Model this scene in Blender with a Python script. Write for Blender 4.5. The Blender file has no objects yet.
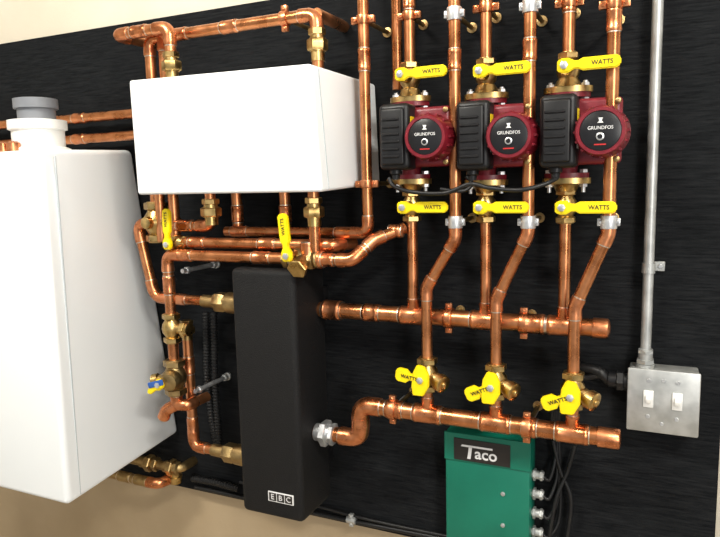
import bpy, bmesh, math, random
from mathutils import Vector, Matrix
random.seed(4)
S=bpy.context.scene
# ---------------------------------------------------------------- camera survey
F=645.0; CX,CY=360.0,268.5; D0=1.15; H0=1.5
ax_r=Vector((.909,.4167,-.0251)).normalized()
fw=Vector((-.416,.8997,-.135)); fw=(fw-ax_r*fw.dot(ax_r)).normalized()
ax_d=fw.cross(ax_r).normalized()           # down
C=Vector((0,-D0,H0))
cam=bpy.data.cameras.new('camera'); camo=bpy.data.objects.new('camera',cam)
S.collection.objects.link(camo); S.camera=camo
M=Matrix((ax_r,-ax_d,-fw)).transposed().to_4x4(); M.translation=C
camo.matrix_world=M
cam.sensor_width=36; cam.lens=F/720*36; cam.clip_start=.02

# wall coordinates (m) of a surveyed point lying d metres off the board
def P(px,py,d=0.0):
    v=ax_r*((px-CX)/F)+ax_d*((py-CY)/F)+fw
    t=(D0-d)/v.y
    return C+v*t
def VZ(p,py):   # same vertical line
    q=Vector((p.x,p.y,0))-C; k=(py-CY)/F; u=Vector((0,0,1))
    z=(k*q.dot(fw)-q.dot(ax_d))/(u.dot(ax_d)-k*u.dot(fw))
    return Vector((p.x,p.y,z))
def HX(p,px):   # same horizontal line
    q=Vector((0,p.y,p.z))-C; k=(px-CX)/F; u=Vector((1,0,0))
    x=(k*q.dot(fw)-q.dot(ax_r))/(u.dot(ax_r)-k*u.dot(fw))
    return Vector((x,p.y,p.z))
def DD(p,d): return Vector((p.x,-d,p.z))
def X(p,x): return Vector((x,p.y,p.z))
def Z(p,z): return Vector((p.x,p.y,z))

# ---------------------------------------------------------------- materials
MATS={}
def mat(name,c1,c2=None,metal=0,rough=.5,rough2=None,scale=20,bump=0,bscale=60,stretch=(1,1,1),emit=0,spec=.5):
    m=bpy.data.materials.new(name); m.use_nodes=True; nt=m.node_tree; b=nt.nodes['Principled BSDF']
    b.inputs['Metallic'].default_value=metal; b.inputs['Roughness'].default_value=rough
    b.inputs['Specular IOR Level'].default_value=spec
    tc=nt.nodes.new('ShaderNodeTexCoord'); mp=nt.nodes.new('ShaderNodeMapping'); mp.inputs['Scale'].default_value=stretch
    nt.links.new(tc.outputs['Object'],mp.inputs['Vector'])
    n=nt.nodes.new('ShaderNodeTexNoise'); n.inputs['Scale'].default_value=scale; n.inputs['Detail'].default_value=5
    nt.links.new(mp.outputs[0],n.inputs['Vector'])
    r=nt.nodes.new('ShaderNodeValToRGB'); r.color_ramp.elements[0].position=.32; r.color_ramp.elements[1].position=.68
    r.color_ramp.elements[0].color=(*c1,1); r.color_ramp.elements[1].color=(*(c2 or c1),1)
    nt.links.new(n.outputs[0],r.inputs[0]); nt.links.new(r.outputs[0],b.inputs['Base Color'])
    if rough2 is not None:
        mr=nt.nodes.new('ShaderNodeMapRange'); mr.inputs['From Min'].default_value=.3; mr.inputs['From Max'].default_value=.7
        mr.inputs['To Min'].default_value=rough; mr.inputs['To Max'].default_value=rough2
        nt.links.new(n.outputs[0],mr.inputs[0]); nt.links.new(mr.outputs[0],b.inputs['Roughness'])
    if bump:
        n2=nt.nodes.new('ShaderNodeTexNoise'); n2.inputs['Scale'].default_value=bscale; n2.inputs['Detail'].default_value=6
        nt.links.new(mp.outputs[0],n2.inputs['Vector'])
        bp=nt.nodes.new('ShaderNodeBump'); bp.inputs['Strength'].default_value=bump; bp.inputs['Distance'].default_value=.004
        nt.links.new(n2.outputs[0],bp.inputs['Height']); nt.links.new(bp.outputs[0],b.inputs['Normal'])
    if emit:
        b.inputs['Emission Color'].default_value=(*c1,1); b.inputs['Emission Strength'].default_value=emit
    MATS[name]=m; return m
mat('copper',(.43,.155,.055),(.74,.315,.14),.95,.22,.38,scale=30)
mat('copper_fit',(.46,.15,.055),(.78,.32,.15),.95,.22,.38,scale=50)
mat('solder',(.62,.50,.38),(.8,.68,.55),1,.3,.4,scale=80)
mat('brass',(.38,.25,.085),(.66,.46,.19),1,.25,.40,scale=60)
mat('bronze',(.30,.20,.09),(.48,.34,.15),1,.32,.48,scale=60,bump=.2,bscale=300)
mat('steel',(.52,.53,.54),(.74,.75,.76),.8,.3,.45,scale=60)
mat('galv',(.42,.43,.42),(.58,.59,.58),.7,.4,.52,scale=40)
mat('yellow',(.85,.64,.0),(.92,.72,.003),0,.35,scale=30)
mat('black_plastic',(.007,.007,.008),(.012,.012,.013),0,.4,scale=80,spec=.35)
mat('black_foam',(.0035,.0035,.004),(.007,.007,.0075),0,.6,.7,scale=220,bump=.35,bscale=420,spec=.3)
mat('cable',(.006,.006,.007),(.011,.011,.011),0,.45,scale=40,spec=.4)
mat('red',(.13,.005,.012),(.20,.008,.018),0,.34,.44,scale=60,bump=.08,bscale=300)
mat('face',(.008,.008,.010),(.014,.014,.016),0,.3,scale=40,spec=.35)
mat('white_paint',(.84,.88,.90),(.87,.90,.92),0,.35,scale=3)
mat('white_plastic',(.74,.74,.71),(.8,.8,.78),0,.4,scale=10)
mat('grey_plastic',(.16,.17,.19),(.2,.21,.23),0,.5,scale=20)
mat('seam',(.50,.54,.57),None,0,.5)
mat('green',(.0,.125,.078),(.002,.16,.10),0,.42,.5,scale=12)
mat('ink_white',(.75,.75,.75),None,0,.5)
mat('ink_black',(.015,.012,.01),None,0,.5)
mat('blue',(.02,.09,.35),None,0,.4)
mat('label_red',(.5,.02,.02),None,0,.4)
mat('wallpaint',(.62,.56,.45),(.68,.62,.51),0,.8,scale=4,bump=.1,bscale=120)
mat('lowerwall',(.40,.30,.18),(.48,.37,.235),0,.8,scale=4,bump=.1,bscale=120)
mat('floor',(.36,.30,.23),(.45,.38,.29),0,.6,scale=6,bump=.1)
mat('ceiling',(.75,.74,.70),None,0,.9)
mat('lamp',(1,.96,.9),None,0,.5,emit=5)
mat('slot',(.02,.02,.02),None,0,.8)
# black stained plywood with faint horizontal grain
def plywood():
    m=bpy.data.materials.new('plywood_black'); m.use_nodes=True; nt=m.node_tree; b=nt.nodes['Principled BSDF']
    tc=nt.nodes.new('ShaderNodeTexCoord'); mp=nt.nodes.new('ShaderNodeMapping'); mp.inputs['Scale'].default_value=(3,1,38)
    nt.links.new(tc.outputs['Object'],mp.inputs[0])
    n=nt.nodes.new('ShaderNodeTexNoise'); n.inputs['Scale'].default_value=6; n.inputs['Detail'].default_value=9; n.inputs['Roughness'].default_value=.75; n.inputs['Distortion'].default_value=.4
    nt.links.new(mp.outputs[0],n.inputs['Vector'])
    r=nt.nodes.new('ShaderNodeValToRGB'); r.color_ramp.elements[0].position=.38; r.color_ramp.elements[1].position=.75
    r.color_ramp.elements[0].color=(.0045,.005,.006,1); r.color_ramp.elements[1].color=(.020,.0215,.023,1)
    nt.links.new(n.outputs[0],r.inputs[0]); nt.links.new(r.outputs[0],b.inputs['Base Color'])
    b.inputs['Roughness'].default_value=.85; b.inputs['Specular IOR Level'].default_value=.08
    bp=nt.nodes.new('ShaderNodeBump'); bp.inputs['Strength'].default_value=.3; bp.inputs['Distance'].default_value=.0015
    nt.links.new(n.outputs[0],bp.inputs['Height']); nt.links.new(bp.outputs[0],b.inputs['Normal'])
    MATS['plywood']=m
plywood()

# ---------------------------------------------------------------- mesh builder
def frame(d):
    d=d.normalized(); a=Vector((0,0,1)) if abs(d.z)<.9 else Vector((1,0,0))
    u=d.cross(a).normalized(); v=d.cross(u).normalized(); return u,v
class O:
    def __init__(s,name): s.name=name; s.bm=bmesh.new(); s.m=[]
    def mi(s,n):
        if n not in s.m: s.m.append(n)
        return s.m.index(n)
    def rings(s,rings,mt,cap=True,closed=False):
        i=s.mi(mt); R=[[s.bm.verts.new(p) for p in r] for r in rings]; n=len(R[0])
        pairs=list(zip(R[:-1],R[1:]))
        if closed: pairs.append((R[-1],R[0]))
        for a,b in pairs:
            for k in range(n):
                f=s.bm.faces.new((a[k],a[(k+1)%n],b[(k+1)%n],b[k])); f.material_index=i
        if cap and not closed:
            f=s.bm.faces.new(R[0][::-1]); f.material_index=i
            f=s.bm.faces.new(R[-1]); f.material_index=i
    def lathe(s,p,d,prof,mt,seg=24):
        d=Vector(d).normalized(); u,v=frame(d)
        s.rings([[p+d*t+(u*math.cos(2*math.pi*k/seg)+v*math.sin(2*math.pi*k/seg))*max(r,1e-5) for k in range(seg)] for t,r in prof],mt)
    def cyl(s,a,b,r,mt,seg=24,ch=0):
        L=(b-a).length
        s.lathe(a,b-a,[(0,r-ch),(ch,r),(L-ch,r),(L,r-ch)] if ch else [(0,r),(L,r)],mt,seg)
    def sweep(s,pts,r,mt,seg=18,rf=None):
        rings=[]; n=len(pts); u=None
        for i,p in enumerate(pts):
            t=(pts[min(i+1,n-1)]-pts[max(i-1,0)]).normalized()
            if u is None: u,_=frame(t)
            u=(u-t*u.dot(t)).normalized(); v=t.cross(u)
            rr=rf(i) if rf else r
            rings.append([p+(u*math.cos(2*math.pi*k/seg)+v*math.sin(2*math.pi*k/seg))*rr for k in range(seg)])
        s.rings(rings,mt)
    def merge(s,t,mt):
        i=s.mi(mt); vm={}
        for v in t.verts: vm[v]=s.bm.verts.new(v.co)
        for f in t.faces:
            g=s.bm.faces.new([vm[v] for v in f.verts]); g.material_index=i
        t.free()
    def hexa(s,c,mt,bev=.004,seg=3):
        t=bmesh.new(); v=[t.verts.new(p) for p in c]
        for q in ((0,1,2,3),(7,6,5,4),(0,4,5,1),(1,5,6,2),(2,6,7,3),(3,7,4,0)): t.faces.new([v[k] for k in q])
        bmesh.ops.recalc_face_normals(t,faces=t.faces)
        if bev: bmesh.ops.bevel(t,geom=t.edges[:],offset=bev,segments=seg,affect='EDGES',profile=.5)
        s.merge(t,mt)
    def box(s,lo,hi,mt,bev=.003,seg=3,M=None):
        x0,y0,z0=lo; x1,y1,z1=hi
        c=[Vector(p) for p in ((x0,y0,z1),(x1,y0,z1),(x1,y0,z0),(x0,y0,z0),(x0,y1,z1),(x1,y1,z1),(x1,y1,z0),(x0,y1,z0))]
        if M: c=[M@p for p in c]
        s.hexa(c,mt,bev,seg)
    def prism(s,outline,y0,y1,mt,M,bev=.001):
        t=bmesh.new(); a=[t.verts.new(M@Vector((x,y0,z))) for x,z in outline]; b=[t.verts.new(M@Vector((x,y1,z))) for x,z in outline]
        n=len(a); t.faces.new(a); t.faces.new(b[::-1])
        for k in range(n): t.faces.new((a[k],b[k],b[(k+1)%n],a[(k+1)%n]))
        bmesh.ops.recalc_face_normals(t,faces=t.faces)
        if bev: bmesh.ops.bevel(t,geom=[e for e in t.edges if e.calc_face_angle(0)>.8],offset=bev,segments=2,affect='EDGES')
        s.merge(t,mt)
    def text(s,body,M,size,mt,bold=.0,sx=1,ext=.0003):
        cu=bpy.data.curves.new('t','FONT'); cu.body=body; cu.size=size; cu.align_x='CENTER'; cu.align_y='CENTER'; cu.extrude=ext; cu.offset=bold; cu.resolution_u=3
        ob=bpy.data.objects.new('t',cu); S.collection.objects.link(ob); bpy.context.view_layer.update()
        me=bpy.data.meshes.new_from_object(ob.evaluated_get(bpy.context.evaluated_depsgraph_get()))
        bpy.data.objects.remove(ob); i=s.mi(mt)
        MM=M@Matrix.Rotation(math.pi/2,4,'X')@Matrix.Diagonal((sx,1,1,1))
        vs=[s.bm.verts.new(MM@v.co) for v in me.vertices]
        for p in me.polygons:
            try: f=s.bm.faces.new([vs[k] for k in p.vertices]); f.material_index=i
            except ValueError: pass
        bpy.data.meshes.remove(me)
    def done(s):
        bmesh.ops.recalc_face_normals(s.bm,faces=s.bm.faces)
        me=bpy.data.meshes.new(s.name); 
        co=[v.co for v in s.bm.verts]
        c=Vector([(min(v[k] for v in co)+max(v[k] for v in co))/2 for k in range(3)])
        bmesh.ops.translate(s.bm,verts=s.bm.verts,vec=-c)
        s.bm.to_mesh(me); s.bm.free()
        for n in s.m: me.materials.append(MATS[n])
        me.polygons.foreach_set('use_smooth',[True]*len(me.polygons)); me.set_sharp_from_angle(angle=math.radians(38))
        ob=bpy.data.objects.new(s.name,me); ob.location=c; S.collection.objects.link(ob); return ob

R=.0094; RH=.0146
def coupling(o,p,ax,r,L=.034,mt='copper_fit',k=1.14):
    ax=Vector(ax).normalized(); a=p-ax*L/2
    o.lathe(a,ax,[(-.002,r*1.01),(-.0005,r*k*.97),(0,r*k),(.004,r*k*1.04),(.005,r*k),(L-.005,r*k),(L-.004,r*k*1.04),(L,r*k),(L+.0005,r*k*.97),(L+.002,r*1.01)],mt)
    for q in (a-ax*.003,a+ax*(L+.001)): o.lathe(q,ax,[(0,r*1.0),(.0003,r*1.07),(.002,r*1.07),(.0022,r)],'solder')
def tee(o,p,main,br,r,rb,mt='copper_fit'):
    coupling(o,p,main,r,rb*2+.03,mt); br=Vector(br).normalized()
    L=r+.016
    o.lathe(p,br,[(0,rb*1.2),(L-.005,rb*1.14),(L-.004,rb*1.2),(L,rb*1.18),(L+.0005,rb)],mt)
    o.lathe(p+br*(L-.0005),br,[(0,rb),(.0003,rb*1.07),(.002,rb*1.07),(.0022,rb)],'solder')
def pipe(o,pts,r=R,mt='copper',bend=None,fit=True):
    bend=bend or r*1.9; out=[pts[0]]
    for i in range(1,len(pts)-1):
        p=pts[i]; A=pts[i-1]-p; B=pts[i+1]-p; a=A.normalized(); b=B.normalized(); turn=math.pi-a.angle(b)
        if turn<.03: out.append(p); continue
        L=min(bend*math.tan(turn/2),.48*A.length,.48*B.length)
        pa=p+a*L; pb=p+b*L
        arc=[pa*(1-t)**2+p*2*t*(1-t)+pb*t*t for t in [k/8 for k in range(9)]]
        out+=arc
        if fit:
            sl=r*1.25
            sa=min(sl,max(A.length-L,0.002)*.8); sb=min(sl,max(B.length-L,0.002)*.8)
            sp=[pa+a*sa]+[pa+a*sa*.6]+arc+[pb+b*sb*.6]+[pb+b*sb]; n=len(sp)
            o.sweep(sp,r*1.16,'copper_fit',rf=lambda i,n=n:r*(1.2 if i in (0,1,n-1,n-2) else 1.16))
            for q,dd in ((pa+a*sa,a),(pb+b*sb,b)): o.lathe(q-dd*.0002,dd,[(0,r),(.0003,r*1.09),(.002,r*1.08),(.0023,r)],'solder')
    out.append(pts[-1]); o.sweep(out,r,mt,seg=20)
def nut(o,p,ax,r,L,mt='brass'):
    ax=Vector(ax).normalized(); a=p-ax*L/2
    o.lathe(a,ax,[(0,r*.9),(L*.12,r),(L*.88,r),(L,r*.9)],mt,seg=6)
def union(o,p,ax,r,L=.05,mt='brass'):
    ax=Vector(ax).normalized(); a=p-ax*L/2
    o.lathe(a,ax,[(0,r*1.15),(L*.3,r*1.15),(L*.3,r*1.4),(L*.7,r*1.4),(L*.7,r*1.2),(L,r*1.15)],mt)
    nut(o,p,ax,r*1.75,L*.36,mt); nut(o,p+ax*L*.4,ax,r*1.45,L*.22,mt)
def clamp(p,ax,r,mt='steel',wall=True,name='pipe_clamp'):
    o=O(name); ax=Vector(ax).normalized(); w=.014; ears=(mt=='copper_fit')
    if not ears: w=.02
    o.lathe(p-ax*w/2,ax,[(0,r*1.02),(0,r*1.25),(.002,r*1.3),(w-.002,r*1.3),(w,r*1.25),(w,r*1.02)],mt)
    side=Vector((1,0,0)) if abs(ax.z)>.5 else Vector((0,0,1))
    for sg in (-1,1):
        if ears:
            e=p+side*sg*(r+.006)
            bx=(.006,.004,.006)
        else:
            e=p+side*sg*(r+.002); bx=(.005,.004,.006)
        M=Matrix.Translation(e)
        o.box((-bx[0],-bx[1],-bx[2]),bx,mt,.0012,2,M)
        o.lathe(e+Vector((0,-.0035,0)),(0,-1,0),[(0,.003),(.002,.003),(.0028,.002)],mt,12)
    if wall:
        o.cyl(p+Vector((0,r,0)),Vector((p.x,-.001,p.z)),.004,'bronze',12)
        o.lathe(Vector((p.x,0,p.z)),(0,-1,0),[(0,.009),(.003,.009),(.004,.005)],'bronze',16)
    o.done()
UP=Vector((0,0,1)); RT=Vector((1,0,0)); OUT=Vector((0,-1,0))

# ---------------------------------------------------------------- room
TH=.018
btop=P(115,25,0).z; bbot=P(300,513,0).z; bright=P(716,520,0).x
def room(name,lo,hi,mt):
    o=O(name); o.box(lo,hi,mt,0); return o.done()
WY=TH+.0005
room('wall_back',(-2.7,WY,bbot),(2.2,WY+.1,2.7),'wallpaint')
room('wall_lower_back',(-2.7,WY,0),(2.2,WY+.1,bbot),'lowerwall')
room('wall_left',(-2.8,-3.2,0),(-2.7,WY+.1,2.7),'wallpaint')
room('floor',(-2.8,-3.2,-.1),(2.2,WY+.1,0),'floor')
room('ceiling',(-2.8,-3.2,2.7),(2.2,WY+.1,2.8),'ceiling')
o=O('baseboard_back'); o.box((-2.7,TH-.012,0),(2.2,TH,.1),'white_plastic',.003); o.done()
o=O('plywood_backboard'); o.box((-2.4,0,bbot),(bright,TH,btop),'plywood',.001,1); o.done()
# ceiling lamps
LAMPS=((-1.0,-1.25),(.75,-1.45))
for x,y in LAMPS:
    o=O('ceiling_lamp'); o.box((x-.32,y-.12,2.64),(x+.32,y+.12,2.7),'white_plastic',.01)
    o.box((x-.29,y-.09,2.625),(x+.29,y+.09,2.645),'lamp',.004); o.done()

# ---------------------------------------------------------------- boiler (left)
o=O('wall_hung_boiler')
ft=P(40,149,.32); fb=P(68,507,.32); bt=P(133,150,.0); bb=P(180,432,.0)
W=Vector((.52,0,0))
bt.y=bb.y=-.002
c=[ft-W,ft,fb,fb-W,bt-W,bt,bb,bb-W]
o.hexa(c,'white_paint',.012,4)
s0=ft+Vector((.0005,.03,-.012)); s1=fb+Vector((.0005,.03,.012))
o.hexa([s0+Vector((-.003,0,0)),s0+Vector((.0006,0,0)),s1+Vector((.0006,0,0)),s1+Vector((-.003,0,0)),s0+Vector((-.003,.002,0)),s0+Vector((.0006,.002,0)),s1+Vector((.0006,.002,0)),s1+Vector((-.003,.002,0))],'seam',0)
o.done()
o=O('flue_pipe')
q=P(38,130,.2); zb=ft.z-.01
b=Vector((q.x,q.y,zb))
zt1=VZ(q,121).z-zb; zt2=VZ(q,99).z-zb
o.lathe(b,UP,[(0,.06),(.02,.06),(.024,.05),(zt1-.02,.05),(zt1-.018,.056),(zt1,.056),(zt1+.002,.04)],'white_plastic',32)
o.lathe(b,UP,[(zt1,.036),(zt2-.02,.036),(zt2-.02,.042),(zt2-.001,.042),(zt2,.037),(zt2-.003,.034),(zt2-.01,.032)],'grey_plastic',32)
o.done()
o=O('boiler_tapping')
for px in (3,13):
    q=P(px,143,.26); o.lathe(Vector((q.x,q.y,ft.z-.01)),UP,[(0,.011),(.012,.011),(.012,.013),(.03,.013),(.033,.008)],'copper_fit')
o.done()
for y in (117,138):
    a=P(95,y,.04); o=O('copper_pipe'); pipe(o,[X(a,-2.2),HX(a,240)],.0105); coupling(o,HX(a,80),RT,.0105); o.done()

# ---------------------------------------------------------------- white cabinet
o=O('water_heater_cabinet')
f=.22
TL=P(128,80,f);TR=P(310,63,f);BR=P(322,192,f);BL=P(137,195,f)
bTR=P(376,84,.0);bBR=P(381,184,.0)
dl=bTR.x-TR.x
c=[TL,TR,BR,BL,TL+Vector((dl,f,0)),bTR,bBR,BL+Vector((dl,f,0))]
for k in (4,7): c[k].x-=dl*.9
for k in (4,5,6,7): c[k].y=-.001
c[4].z=bTR.z; c[7].z=bBR.z
o.hexa(c,'white_paint',.006,3)
def side(t,h):
    return (BR*(1-t)+bBR*t)*(1-h)+(TR*(1-t)+bTR*t)*h
for h0,h1 in ((.62,.95),(.08,.42)):
    t0,t1=.72,.78
    q=[side(t0,h1),side(t1,h1),side(t1,h0),side(t0,h0)]
    e=Vector((.0012,0,0))
    o.hexa([p+e for p in q]+[p-e for p in q],'slot',0)
o.hexa([p+Vector((.001,0,0)) for p in (side(.1,.98),side(.105,.98),side(.105,.02),side(.1,.02))]+[p-Vector((.001,0,0)) for p in (side(.1,.98),side(.105,.98),side(.105,.02),side(.1,.02))],'seam',0)
o.done()
cabtop=min(TR.z,TL.z); cabbot=BL.z

# ---------------------------------------------------------------- top pipes
RB=.0105
o=O('copper_pipe')
a=P(318,62,.12); t=VZ(a,14); l=HX(t,149)
pipe(o,[Z(a,cabtop-.01),t,l,Z(l,cabtop-.3)],RB)
coupling(o,HX(t,180),RT,RB); coupling(o,HX(t,230),RT,RB)
union(o,VZ(a,45),UP,RB,.055)
tee(o,HX(t,163),RT,-UP,RB,RB); b=HX(t,163); pipe(o,[b,Z(b,cabtop-.3)],RB)
pipe(o,[t,t+Vector((.0,.11,.0))],RB,fit=False)
o.done()
clamp(HX(t,285),RT,RB,'copper_fit')
o=O('copper_pipe')
a=P(172,72,.16); t2=VZ(a,27); l2=HX(t2,116)
pipe(o,[Z(a,cabtop-.005),t2,l2,DD(l2,.0)],RB)
union(o,VZ(a,66),UP,RB,.05); coupling(o,HX(t2,140),RT,RB)
o.done()
o=O('copper_pipe')
a=P(366,140,.11); bot=VZ(a,233); e=HX(bot,226)
pipe(o,[VZ(a,-30),bot,e]); 
coupling(o,HX(bot,345),RT,R); coupling(o,HX(bot,240),RT,R); coupling(o,VZ(a,60),UP,R)
o.done()
clamp(VZ(a,20),UP,R,'copper_fit'); clamp(VZ(a,184),UP,R,'copper_fit')

# ---------------------------------------------------------------- tank
o=O('hydraulic_separator')
f=.17;bk=.05
p0=P(233,268,f); p1=P(243,505,f); pr=P(298,390,f)
zt=p0.z; x0=(p0.x+p1.x)/2-.006; x1=pr.x
zb=P(290,522,f).z
o.box((x0,-f,zb),(x1,-bk,zt),'black_foam',.012,4)
for z in (zt-.07,zb+.07): o.box((x0+.02,-bk-.002,z-.015),(x1-.02,-.001,z+.015),'black_plastic',.002)
lx=P(281,498,f)
Mx=Matrix.Translation(Vector((lx.x,-f,lx.z)))
o.box((-.028,-.0015,-.010),(.028,.001,.010),'ink_white',.0005,1,Mx)
for k in range(3): o.box((-.0255+k*.0175,-.0022,-.008),(-.0095+k*.0175,.001,.008),'ink_black',.0004,1,Mx)
for k,ch in enumerate('EBC'): o.text(ch,Mx@Matrix.Translation((-.0175+k*.0175,-.0024,0)),.015,'ink_white')
o.done()
tx0,tx1=x0,x1

# ---------------------------------------------------------------- manifolds
DP=.075; DR=.11
hz=P(465,319,DP)
pump_px=[411,486,567]; ret_top=[455,529,611]; ret_bend=[(229,288),(224,300),(224,308)]; ret_bot=[427,496,574]
pc=[P(x,140,DP) for x in pump_px]
o=O('copper_manifold')
a=X(hz,tx1-.02); b=HX(hz,606)
pipe(o,[a,b],RH)
o.lathe(b-RT*.02,RT,[(0,RH),(.0005,RH*1.12),(.018,RH*1.12),(.023,RH*1.06),(.026,RH*.7),(.027,0)],'copper_fit')
coupling(o,HX(hz,333),RT,RH*1.12,.035)
coupling(o,HX(hz,372),RT,RH*.98,.03); coupling(o,HX(hz,535),RT,RH,.03)
for p in pc: tee(o,Vector((p.x,hz.y,hz.z)),RT,UP,RH,R)
o.done()
clamp(HX(hz,449),RT,RH,'copper_fit'); clamp(HX(hz,524),RT,RH,'copper_fit')

lz=P(497,423,DR)
o=O('copper_manifold')
a=HX(P(325,433,DR),300); e=HX(a,361)
b=HX(lz,618)
a.x=tx1-.01
up=Vector((e.x,lz.y,lz.z))
pipe(o,[a,e,up,b],RH,bend=RH*1.6)
o.lathe(b-RT*.03,RT,[(0,RH),(.0005,RH*1.12),(.03,RH*1.12),(.033,RH*1.02),(.034,.008),(.03,.0)],'copper_fit')
union(o,Vector((tx1+.022,a.y,a.z)),RT,RH,.04,'steel')
coupling(o,HX(lz,395),RT,RH,.03); coupling(o,HX(lz,530),RT,RH,.02)
rb=[]
for (x,px) in zip(ret_bot,ret_top):
    p=P(x,340,DR); rb.append(p); tee(o,Vector((p.x,lz.y,lz.z)),RT,UP,RH,R)
o.done()
clamp(HX(lz,393),RT,RH,'copper_fit'); clamp(HX(lz,527),RT,RH,'copper_fit')

# ---------------------------------------------------------------- valves
def lever(o,M,L=.072,w=.016,txt='WATTS'):
    pts=[(-.010,-.006),(-.006,-.0105),(.006,-.0105),(.014,-.006),(.020,-.006),(.026,-w/2),(L-.006,-w/2),(L,-w/2+.004),(L,w/2-.004),(L-.006,w/2),(.026,w/2),(.020,.006),(.014,.006),(.006,.0105),(-.006,.0105),(-.010,.006)]
    o.prism(pts,-.004,.004,'yellow',M,.0018)
    o.lathe(M@Vector((0,-.004,0)),M.to_3x3()@Vector((0,-1,0)),[(0,.006),(.004,.006),(.005,.003)],'steel',6)
    if txt: o.text(txt,M@Matrix.Translation(((L+.028)/2,-.0044,0)),.0092,'ink_black',bold=.0001,sx=.95)
def vbody(o,p,ax,mt='brass',s=1):
    ax=Vector(ax); 
    o.lathe(p-ax*.028*s,ax,[(0,.0125*s),(.008*s,.0135*s),(.0085*s,.011*s),(.014*s,.0125*s),(.02*s,.0165*s),(.028*s,.018*s),(.036*s,.0165*s),(.042*s,.0125*s),(.0475*s,.011*s),(.048*s,.0135*s),(.056*s,.0125*s)],mt)
    nut(o,p-ax*.022*s,ax,.0165*s,.010*s,mt); nut(o,p+ax*.022*s,ax,.0165*s,.010*s,mt)
def ball_valve(p,ang=0,L=.078,ax=UP,name='ball_valve',stem=.054,dx=0):
    o=O(name); vbody(o,p,ax)
    o.lathe(p,OUT,[(0,.010),(stem-.02,.009),(stem-.02,.0075),(stem-.002,.0075)],'brass',16)
    nut(o,p+OUT*(stem-.016),OUT,.0105,.007)
    M=Matrix.Translation(p+OUT*stem+RT*dx)@Matrix.Rotation(-ang,4,'Y')
    lever(o,M,L,.018); o.done()

def pump_flange(o,z,c,s):
    for zz,mt,t,w in ((z,'brass',.009,.037),(z-s*.0085,'red',.0075,.034)):
        pts=[]
        for k in range(28):
            a=2*math.pi*k/28
            pts.append(c+Vector((w*math.cos(a)*(1-.12*abs(math.sin(a))),.022*math.sin(a),0)))
        r0=[p+UP*(zz-t/2) for p in pts]; r1=[p+UP*(zz+t/2) for p in pts]
        o.rings([r0,r1],mt)
    for sg in (-1,1):
        q=c+RT*sg*.026+UP*z
        nut(o,q+UP*s*.007,UP,.0065,.006,'steel'); nut(o,q-UP*s*.015,UP,.0065,.006,'steel')
        o.cyl(q-UP*.018,q+UP*.013,.0035,'steel',10)
def pump(c):
    o=O('circulator_pump')
    pump_flange(o,.070,c,1); pump_flange(o,-.070,c,-1)
    o.lathe(c-UP*.06,UP,[(0,.016),(.012,.017),(.028,.028),(.045,.034),(.06,.036),(.075,.034),(.092,.028),(.108,.017),(.12,.016)],'red',28)
    v=c+RT*.036+OUT*(-.012)
    o.lathe(v,OUT,[(0,.030),(.004,.040),(.028,.046),(.034,.046),(.038,.042)],'red',36)
    m=c+RT*.046
    Mx=Matrix.Translation(m)
    o.box((-.042,-.040,-.046),(.036,-.026,.052),'red',.007,3,Mx)
    for sx in (-1,1):
        for sz in (-1,1):
            o.lathe(m+Vector((sx*.030,-.04,.003+sz*.042)),OUT,[(0,.0045),(.005,.0045),(.006,.003)],'bronze',12)
    mc=c+RT*.056
    o.lathe(mc+OUT*.035,OUT,[(0,.038),(.012,.037),(.030,.0355),(.052,.035),(.056,.033),(.0562,.0285),(.054,.028)],'red',44)
    o.lathe(mc+OUT*.035,OUT,[(.04,.0284),(.0545,.0283),(.0552,.027),(.0552,.0)],'face',40)
    for k in range(16):
        a=2*math.pi*k/16; d=Vector((math.cos(a),0,math.sin(a)))
        q=mc+d*.0362+OUT*.04
        o.cyl(q,q+OUT*.036,.0022,'red',8)
    Mf=Matrix.Translation(mc+OUT*.0906)
    o.text('GRUNDFOS',Mf@Matrix.Translation((0,0,.004)),.0068,'ink_white',bold=.0,sx=.95)
    o.prism([(-.004,.011),(.004,.011),(.0015,.014),(.003,.018),(-.003,.018),(-.0015,.014)],-.0006,0,'ink_white',Mf,0)
    o.lathe(mc+OUT*.09+UP*-.008,OUT,[(0,.0055),(.002,.0055),(.0025,.0045)],'steel',16)
    o.lathe(mc+OUT*.0905+UP*-.008,OUT,[(0,.0035),(.003,.0035)],'face',12)
    o.box((-.008,-.0006,-.0200),(.008,.0004,-.0182),'label_red',0,1,Mf)
    Mb=Matrix.Translation(c)
    o.box((-.032,-.070,-.050),(.022,-.024,.058),'black_plastic',.009,4,Mb)
    o.box((-.027,-.074,-.042),(.014,-.068,.050),'black_plastic',.004,3,Mb)
    for k in range(6): o.box((-.024,-.0765,-.030+k*.012),(.006,-.073,-.026+k*.012),'black_plastic',.001,1,Mb)
    o.lathe(c+Vector((-.010,-.048,-.046)),-UP,[(0,.010),(.01,.010),(.012,.007),(.02,.006)],'black_plastic',16)
    o.box((.0215,-.062,.012),(.0228,-.046,.036),'yellow',0,1,Mb)
    o.box((.0215,-.062,-.022),(.0228,-.046,.008),'ink_white',0,1,Mb)
    o.done()

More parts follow.
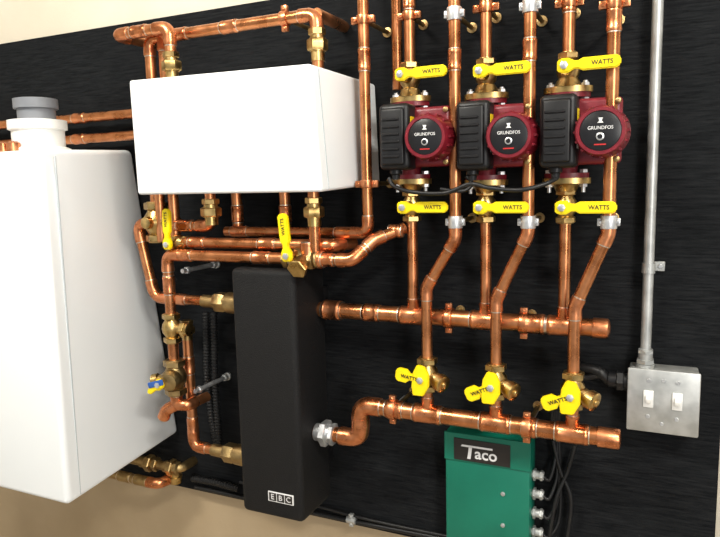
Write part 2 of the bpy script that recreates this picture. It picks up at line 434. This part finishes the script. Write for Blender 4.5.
for i in range(3):
    c=pc[i]
    cz=VZ(c,[141,140,136][i])
    o=O('copper_pipe'); pipe(o,[Vector((c.x,hz.y,hz.z+.012)),Z(c,VZ(c,-40).z)])
    coupling(o,VZ(c,-2+i),UP,R); 
    for s in (1,-1):
        o.lathe(cz+UP*s*.074,UP*s,[(0,.024),(.003,.020),(.010,.017),(.014,.0145)],'brass')
    o.done()
    pump(cz)
    yu=[79,76,71][i]; yl=206; dx=[.004,.003,.001][i]
    ball_valve(VZ(c,yu),dx=dx); ball_valve(VZ(c,yl),dx=dx)
    t=P(ret_top[i],140,DR); y1,y2=ret_bend[i]
    b2=VZ(rb[i],y2); b1=VZ(t,y1+10)
    o=O('copper_pipe'); pipe(o,[VZ(t,-40),b1,b2,Vector((rb[i].x,lz.y,lz.z+.012))],bend=.03)
    coupling(o,VZ(t,[60,50,20][i]),UP,R,.03)
    o.done()
    clamp(VZ(t,222),UP,R,'steel')
    clamp(VZ(t,[14,6,4][i]),UP,R,'steel' if i<2 else 'copper_fit')
    clamp(VZ(c,[16,8,3][i]),UP,R,'copper_fit')
    p=VZ(rb[i],[374,381,390][i])
    o=O('drain_valve'); vbody(o,p,UP,s=1.1)
    dd=Vector((1,-.55,-.28)).normalized()
    o.lathe(p,dd,[(0,.011),(.018,.010),(.018,.0125),(.030,.0125),(.032,.011)],'brass')
    o.lathe(p+dd*.029,dd,[(0,.0155),(.012,.0155),(.0135,.013),(.0135,.006),(.017,.0055),(.018,.003)],'brass',12)
    st=.034
    o.lathe(p,OUT,[(0,.009),(st-.004,.0085)],'brass',6)
    an=[172,205,203][i]
    M=Matrix.Translation(p+OUT*st)@Matrix.Rotation(math.radians(an),4,'Y').inverted()
    lever(o,M,.046,.024,'') 
    M2=Matrix.Translation(p+OUT*st)
    o.prism([(-.014,-.028),(.005,-.028),(.015,-.010),(.015,.010),(.008,.024),(-.006,.026),(-.013,.012),(-.016,-.012)],-.0052,.002,'yellow',M2,.0015)
    o.text('WATTS',Matrix.Translation(p+OUT*(st+.0056))@Matrix.Rotation(math.radians(an-180),4,'Y').inverted()@Matrix.Translation((-.020,0,.0)),.0088,'ink_black',bold=.0001)
    o.done()
o=O('copper_pipe'); a=P(397,40,.045); pipe(o,[VZ(a,-40),VZ(a,90)]); o.done()

# pump power cord
def cord(o,pts,r=.0035,mt='cable',n=10):
    out=[]
    P_=[pts[0]]+pts+[pts[-1]]
    for i in range(1,len(P_)-2):
        a,b,c_,d=P_[i-1:i+3]
        for k in range(n):
            t=k/n
            out.append(.5*((2*b)+(c_-a)*t+(2*a-5*b+4*c_-d)*t*t+(3*b-a-3*c_+d)*t**3))
    out.append(pts[-1]); o.sweep(out,r,mt,seg=10)
o=O('power_cord')
cord(o,[P(389,178,.125),P(394,186,.13),P(412,192,.15),P(445,193,.15),P(470,184,.15),P(490,188,.14),P(520,190,.15),P(545,184,.14),P(557,178,.125)])
cord(o,[P(466,176,.125),P(472,184,.12),P(462,191,.13),P(440,189,.14)],.003)
o.done()

# ---------------------------------------------------------------- left piping
R=.0105
def brass_taper(o,a,b,r=R):
    d=(b-a); L=d.length
    o.lathe(a,d,[(0,r*1.2),(L*.25,r*1.25),(L*.26,r*1.5),(L*.5,r*1.7),(L*.52,r*2.0),(L*.85,r*2.15),(L,r*2.0)],'bronze')
    nut(o,a+d*.38,d,r*1.95,L*.22,'bronze')
dA=.11
o=O('copper_pipe')
hA=P(190,300,dA)
pipe(o,[P(160,226,dA),P(137,222,dA),HX(hA,155),HX(hA,205)],R,bend=.03)
brass_taper(o,HX(hA,203),X(hA,tx0+.008)); coupling(o,HX(hA,180),RT,R)
o.done()
o=O('mixing_valve')
p=P(157,222,dA)
vbody(o,p,UP,'brass',1.5); 
o.lathe(p,(1,-.1,0),[(0,.014),(.03,.014),(.03,.018),(.045,.018),(.047,.014),(.06,.012)],'brass')
nut(o,p+RT*.038,RT,.021,.014)
o.lathe(p,OUT,[(0,.018),(.02,.018),(.024,.013),(.034,.012),(.036,.008)],'brass')
pipe(o,[p+UP*.03,Z(p,cabtop-.2)],R)
o.done()
o=O('ball_valve')
p=P(178,243,.13); vbody(o,p,RT)
o.lathe(p,OUT,[(0,.008),(.03,.007)],'brass',8)
lever(o,Matrix.Translation(p+OUT*.03)@Matrix.Rotation(math.radians(-88),4,'Y'),.07,.019,'WATTS')
o.done()
o=O('copper_pipe')
a=P(211,210,.13); t=Z(a,cabbot+.03); el=VZ(a,226)
pipe(o,[t,el,HX(el,176)],R); union(o,VZ(a,212),UP,R*1.1,.05); coupling(o,HX(el,186),RT,R)
o.done()
hB=P(260,244,.135); hF=P(240,257,.15)
for px in (237,285):
    a=P(px,205,.09); o=O('copper_pipe'); pipe(o,[Z(a,cabbot+.06),VZ(a,236 if px<250 else 228)],R); coupling(o,VZ(a,214),UP,R,.03)
    o.done()
o=O('copper_pipe')
a=P(314,210,.15); z=VZ(a,252)
pipe(o,[Z(a,cabbot+.06),z],R); union(o,VZ(a,212),UP,R,.05)
o.done()
o=O('copper_pipe')
pipe(o,[HX(hB,184),HX(hB,332),HX(hB,332)+Vector((.02,.05,-.0))],R); coupling(o,HX(hB,198),RT,R); coupling(o,HX(hB,268),RT,R)
o.done()
o=O('copper_pipe')
vE=P(170,300,.15)
topE=Vector((vE.x,hF.y,hF.z))
pipe(o,[VZ(vE,318),topE,HX(hF,290)],R); coupling(o,HX(hF,185),RT,R); coupling(o,HX(hF,262),RT,R); coupling(o,VZ(vE,285),UP,R)
o.done()
o=O('ball_valve')
p=HX(hF,300)
vbody(o,p,RT,'bronze',1.15)
tee(o,p+RT*.018,RT,UP,R*1.3,R*1.2); tee(o,p+RT*.012,RT,(0,-1,-.4),R*1.3,R*1.2,'bronze')
nut(o,p+RT*.012+Vector((0,-.03,-.012)),(0,-1,-.4),.019,.012,'brass')
q=p+Vector((-.002,-.01,.010))
o.lathe(q,OUT,[(0,.008),(.03,.007)],'brass',8)
lever(o,Matrix.Translation(q+OUT*.03)@Matrix.Rotation(math.radians(-95),4,'Y'),.074,.020,'WATTS')
o.done()
o=O('copper_pipe')
s=HX(hF,316); 
pipe(o,[s,HX(hF,352),P(374,240,.12),DD(P(405,228,DP),DP+.003)],R,bend=.025); coupling(o,HX(hF,325),RT,R)
coupling(o,P(396,231,DP+.015),RT,R,.02)
o.done()
o=O('boiler_fill_valve')
p=VZ(vE,328); vbody(o,p,UP,'brass',1.1)
o.lathe(p,(1,-.0,0),[(0,.011),(.03,.0105),(.03,.0135),(.045,.0135),(.046,.01)],'brass')
nut(o,p+RT*.032,RT,.016,.01)
p2=VZ(vE,377)
pipe(o,[VZ(vE,335),VZ(vE,400)],R)
vbody(o,p2,UP,'bronze',1.35)
o.lathe(p2,(.2,-1,-.1),[(0,.022),(.02,.022),(.024,.02),(.03,.018),(.032,.012)],'bronze')
o.lathe(p2,(-1,-.4,-.2),[(0,.012),(.035,.011),(.035,.015),(.047,.015),(.049,.011)],'brass',10)
lever(o,Matrix.Translation(p2+Vector((-.010,-.036,-.006)))@Matrix.Rotation(math.radians(215),4,'Y').inverted(),.036,.012,'')
o.box((-.028,-.004,-.006),(.012,.0,.006),'blue',.002,2,Matrix.Translation(p2+Vector((-.008,-.038,-.002)))@Matrix.Rotation(-.3,4,'Y'))
e=VZ(vE,404); pipe(o,[VZ(vE,395),e+UP*0,e+Vector((-.02,-.01,-.012)),e+Vector((-.030,-.01,-.032))],R) 
pipe(o,[e,e+Vector((.025,0,.0)),e+Vector((.03,.06,0))],R)
o.done()
o=O('copper_pipe')
a=P(190,380,.11); hK=P(215,450,.11)
bt_=Vector((a.x,hK.y,hK.z))
pipe(o,[DD(VZ(a,325),.11),bt_,HX(hK,216)],R); brass_taper(o,HX(hK,213),X(hK,tx0+.008))
union(o,VZ(a,330),UP,R*.9,.04); coupling(o,VZ(a,365),UP,R); coupling(o,VZ(a,425),UP,R)
o.done()
o=O('gas_pipe')
a=P(150,463,.05)
pipe(o,[HX(a,105),HX(a,180),DD(HX(a,180),.0)],R,mt='bronze',fit=False); union(o,HX(a,150),RT,R*1.1,.05,'bronze'); union(o,HX(a,172),RT,R*1.1,.04,'bronze')
b=a+Vector((-.0,-.03,-.03)); pipe(o,[b+RT*-.2,b+RT*.05,b+Vector((.06,.06,0))],R,mt='bronze'); coupling(o,b,RT,R,mt='bronze'); coupling(o,b+RT*-.05,RT,R,mt='bronze')
o.lathe(HX(a,175),-UP,[(0,.012),(.02,.012),(.02,.015),(.035,.013)],'brass')
o.done()
for px,py in ((217,264),(228,376)):
    w=P(px,py,0); o=O('threaded_standoff')
    o.cyl(w,w+OUT*.115,.0048,'steel',12); 
    o.lathe(w,OUT,[(0,.009),(.004,.009),(.006,.006)],'galv')
    nut(o,w+OUT*.10,OUT,.008,.008,'steel'); nut(o,w+OUT*.012,OUT,.008,.008,'galv')
    o.done()
def corr(pts,r,name='flexible_conduit'):
    o=O(name); out=[]
    for a,b in zip(pts[:-1],pts[1:]):
        n=max(2,int((b-a).length/.0018)); out+=[a+(b-a)*k/n for k in range(n)]
    o.sweep(out,r,'cable',seg=12,rf=lambda i:r*(1.12 if (i//2)%2 else .86)); o.done()
corr([P(206,312,.02),P(207,380,.02),P(212,420,.02),P(217,446,.02)],.0075)
corr([P(214,312,.02),P(215,380,.02),P(219,446,.02)],.0075)
corr([P(192,478,.012),P(215,482,.012),P(240,489,.012)],.008)
o=O('power_cord')
a=P(195,487,.008)
cord(o,[HX(a,195),HX(a,260),HX(a,350),HX(a,440)+UP*.004,HX(a,452)],.0045)
cord(o,[HX(P(240,487,.01),240)+UP*.012,HX(a,350)+UP*.013,HX(a,452)+UP*.012],.0035)
o.done()
q=HX(a,352)+UP*.004; clamp(Vector((q.x,-.01,q.z)),RT,.006,'galv',wall=False,name='cable_clip')

# ---------------------------------------------------------------- relay box
o=O('zone_relay_box')
f=.055
a=P(445,431,f)
zt=a.z; x0=a.x; x1=P(530,480,f).x; zb=zt-.27
o.box((x0,-f,zb),(x1,-.001,zt),'green',.004,2)
zs=VZ(a,458).z
o.box((x0-.001,-f-.003,zs),(x1+.001,-f+.001,zt+.001),'green',.001,1)
o.box((x0+.018,-f-.0045,zs+.003),(x1-.034,-f,zt-.008),'ink_black',.0005,1)
Mt=Matrix.Translation(Vector(((x0+x1)/2-.008,-f-.0047,(zs+zt)/2-.004)))
o.text('aco',Mt@Matrix.Translation((.008,0,-.003)),.029,'ink_white',bold=.0005)
sk=Mt@Matrix.Translation((-.022,0,.000))
o.prism([(-.016,.008),(.042,.008),(.042,.0115),(-.014,.0115)],-.0006,.0,'ink_white',sk,0)
o.prism([(-.004,-.014),(.002,-.014),(.005,.009),(-.001,.009)],-.0006,.0,'ink_white',sk,0)
for z in (zs-.05,zs-.11): o.lathe(Vector(((x0+x1)/2+.03,-f,z)),OUT,[(0,.004),(.002,.004),(.003,.002)],'galv',12)
for k in range(4):
    q=Vector((x1,-.03,VZ(P(532,480,.03),474+k*19).z))
    nut(o,q+RT*.004,RT,.011,.005,'galv'); o.cyl(q,q+RT*.02,.0075,'galv',16); nut(o,q+RT*.016,RT,.0095,.005,'galv')
o.done()
o=O('thermostat_wire')
for k in range(4):
    q=Vector((x1+.018,-.03,VZ(P(532,480,.03),474+k*19).z))
    cord(o,[q,q+Vector((.012,0,-.004)),q+Vector((.02+.003*k,.012,.04)),Vector((x1+.03+.004*k,-.012,zt+.01)),Vector((x1+.03+.004*k,-.012,zt+.05))],.003)
cord(o,[P(553,440,.02),P(560,470,.02),P(571,500,.02),P(566,545,.02)],.0035)
cord(o,[P(575,445,.02),P(568,470,.02),P(556,500,.03),P(548,545,.03)],.0035)
o.done()

# ---------------------------------------------------------------- switch box + conduit
o=O('light_switch_box')
f=.045
a=P(628,367,f)
x0,x1=a.x,P(700,400,f).x; zt=a.z; zb=P(628,429,f).z
o.box((x0+.002,-f+.002,zb+.002),(x1-.002,-.001,zt-.002),'galv',.003,2)
o.box((x0,-f-.003,zb),(x1,-f+.003,zt),'galv',.0025,2)
cx=(x0+x1)/2; cz=(zt+zb)/2
for s in (-1,1):
    x=cx+s*.021
    Ms=Matrix.Translation(Vector((x,-f-.003,cz+.004)))
    o.box((-.0075,-.003,-.014),(.0075,0,.014),'white_plastic',.001,2,Ms)
    o.box((-.004,-.012,-.002),(.004,-.001,.008),'white_plastic',.0015,2,Ms@Matrix.Rotation(.35,4,'X'))
    for z in (-.03,.03): o.lathe(Vector((x,-f-.003,cz+.004+z)),OUT,[(0,.0035),(.0015,.003)],'steel',12)
for z in (-.036,.036): o.lathe(Vector((cx,-f-.003,cz+z)),OUT,[(0,.003),(.0015,.0025)],'steel',12)
o.done()
o=O('metal_conduit')
a=P(651,200,.028); b0=Z(a,zt-.002)
pipe(o,[b0,VZ(a,-40)],.0080,'galv',fit=False)
o.lathe(b0,UP,[(0,.014),(.006,.014),(.006,.011),(.03,.011),(.031,.009)],'galv'); nut(o,b0+UP*.01,UP,.0145,.008,'galv'); nut(o,b0+UP*.026,UP,.0125,.006,'galv')
o.done()
o=O('conduit_strap')
p=VZ(a,268)
o.lathe(p-UP*.008,UP,[(0,.0083),(0,.0100),(.016,.0100),(.016,.0083)],'galv')
o.box((.008,-.003,-.008),(.024,.0,.008),'galv',.0008,1,Matrix.Translation(Vector((p.x,-.001,p.z))))
o.lathe(Vector((p.x+.017,-.004,p.z)),OUT,[(0,.004),(.002,.003)],'steel',12)
o.done()
o=O('flexible_conduit')
q=Vector((x0,-.028,VZ(P(628,380,.028),381).z))
pts=[q,q+RT*-.03,P(600,372,.03),P(588,368,.02),P(580,366,.012)]
cord(o,pts,.0085)
cord(o,[q+Vector((0,0,-.012)),q+Vector((-.03,0,-.006)),P(600,376,.03),P(585,378,.02),P(575,374,.01)],.005)
nut(o,q-RT*.012,RT,.017,.012,'black_plastic'); o.cyl(q-RT*.03,q,.013,'black_plastic',16)
o.done()
for px,py in ((405,397),(537,410)):
    o=O('pipe_hanger_bolt')
    a=P(px,py,.0); o.cyl(a,a+OUT*.07,.0035,'steel',12); nut(o,a+OUT*.06,OUT,.008,.007,'steel'); o.done()

# ---------------------------------------------------------------- light
def area(name,loc,tgt,sx,sy,e,col):
    l=bpy.data.lights.new(name,'AREA'); l.shape='RECTANGLE'; l.size=sx; l.size_y=sy; l.energy=e; l.color=col
    ob=bpy.data.objects.new(name,l); S.collection.objects.link(ob); ob.location=loc
    ob.rotation_euler=(Vector(tgt)-Vector(loc)).to_track_quat('-Z','Y').to_euler()
area('ceiling_light_panel',(-1.0,-1.25,2.6),(-1.0,-.5,1.2),.55,.18,34,(1,.96,.87))
area('ceiling_light_panel_b',(.75,-1.45,2.6),(-.4,-.2,1.4),.55,.18,34,(1,.96,.87))
area('pipe_streak_fill',(1.25,-2.3,1.7),(-.5,0,1.4),.30,1.1,26,(1,.97,.92))  # added tall fill light, no window here; draws bright streaks on the pipes
w=bpy.data.worlds.new('World'); S.world=w; w.use_nodes=True
w.node_tree.nodes['Background'].inputs[0].default_value=(.92,.96,1,1); w.node_tree.nodes['Background'].inputs[1].default_value=.5
S.view_settings.view_transform='Standard'
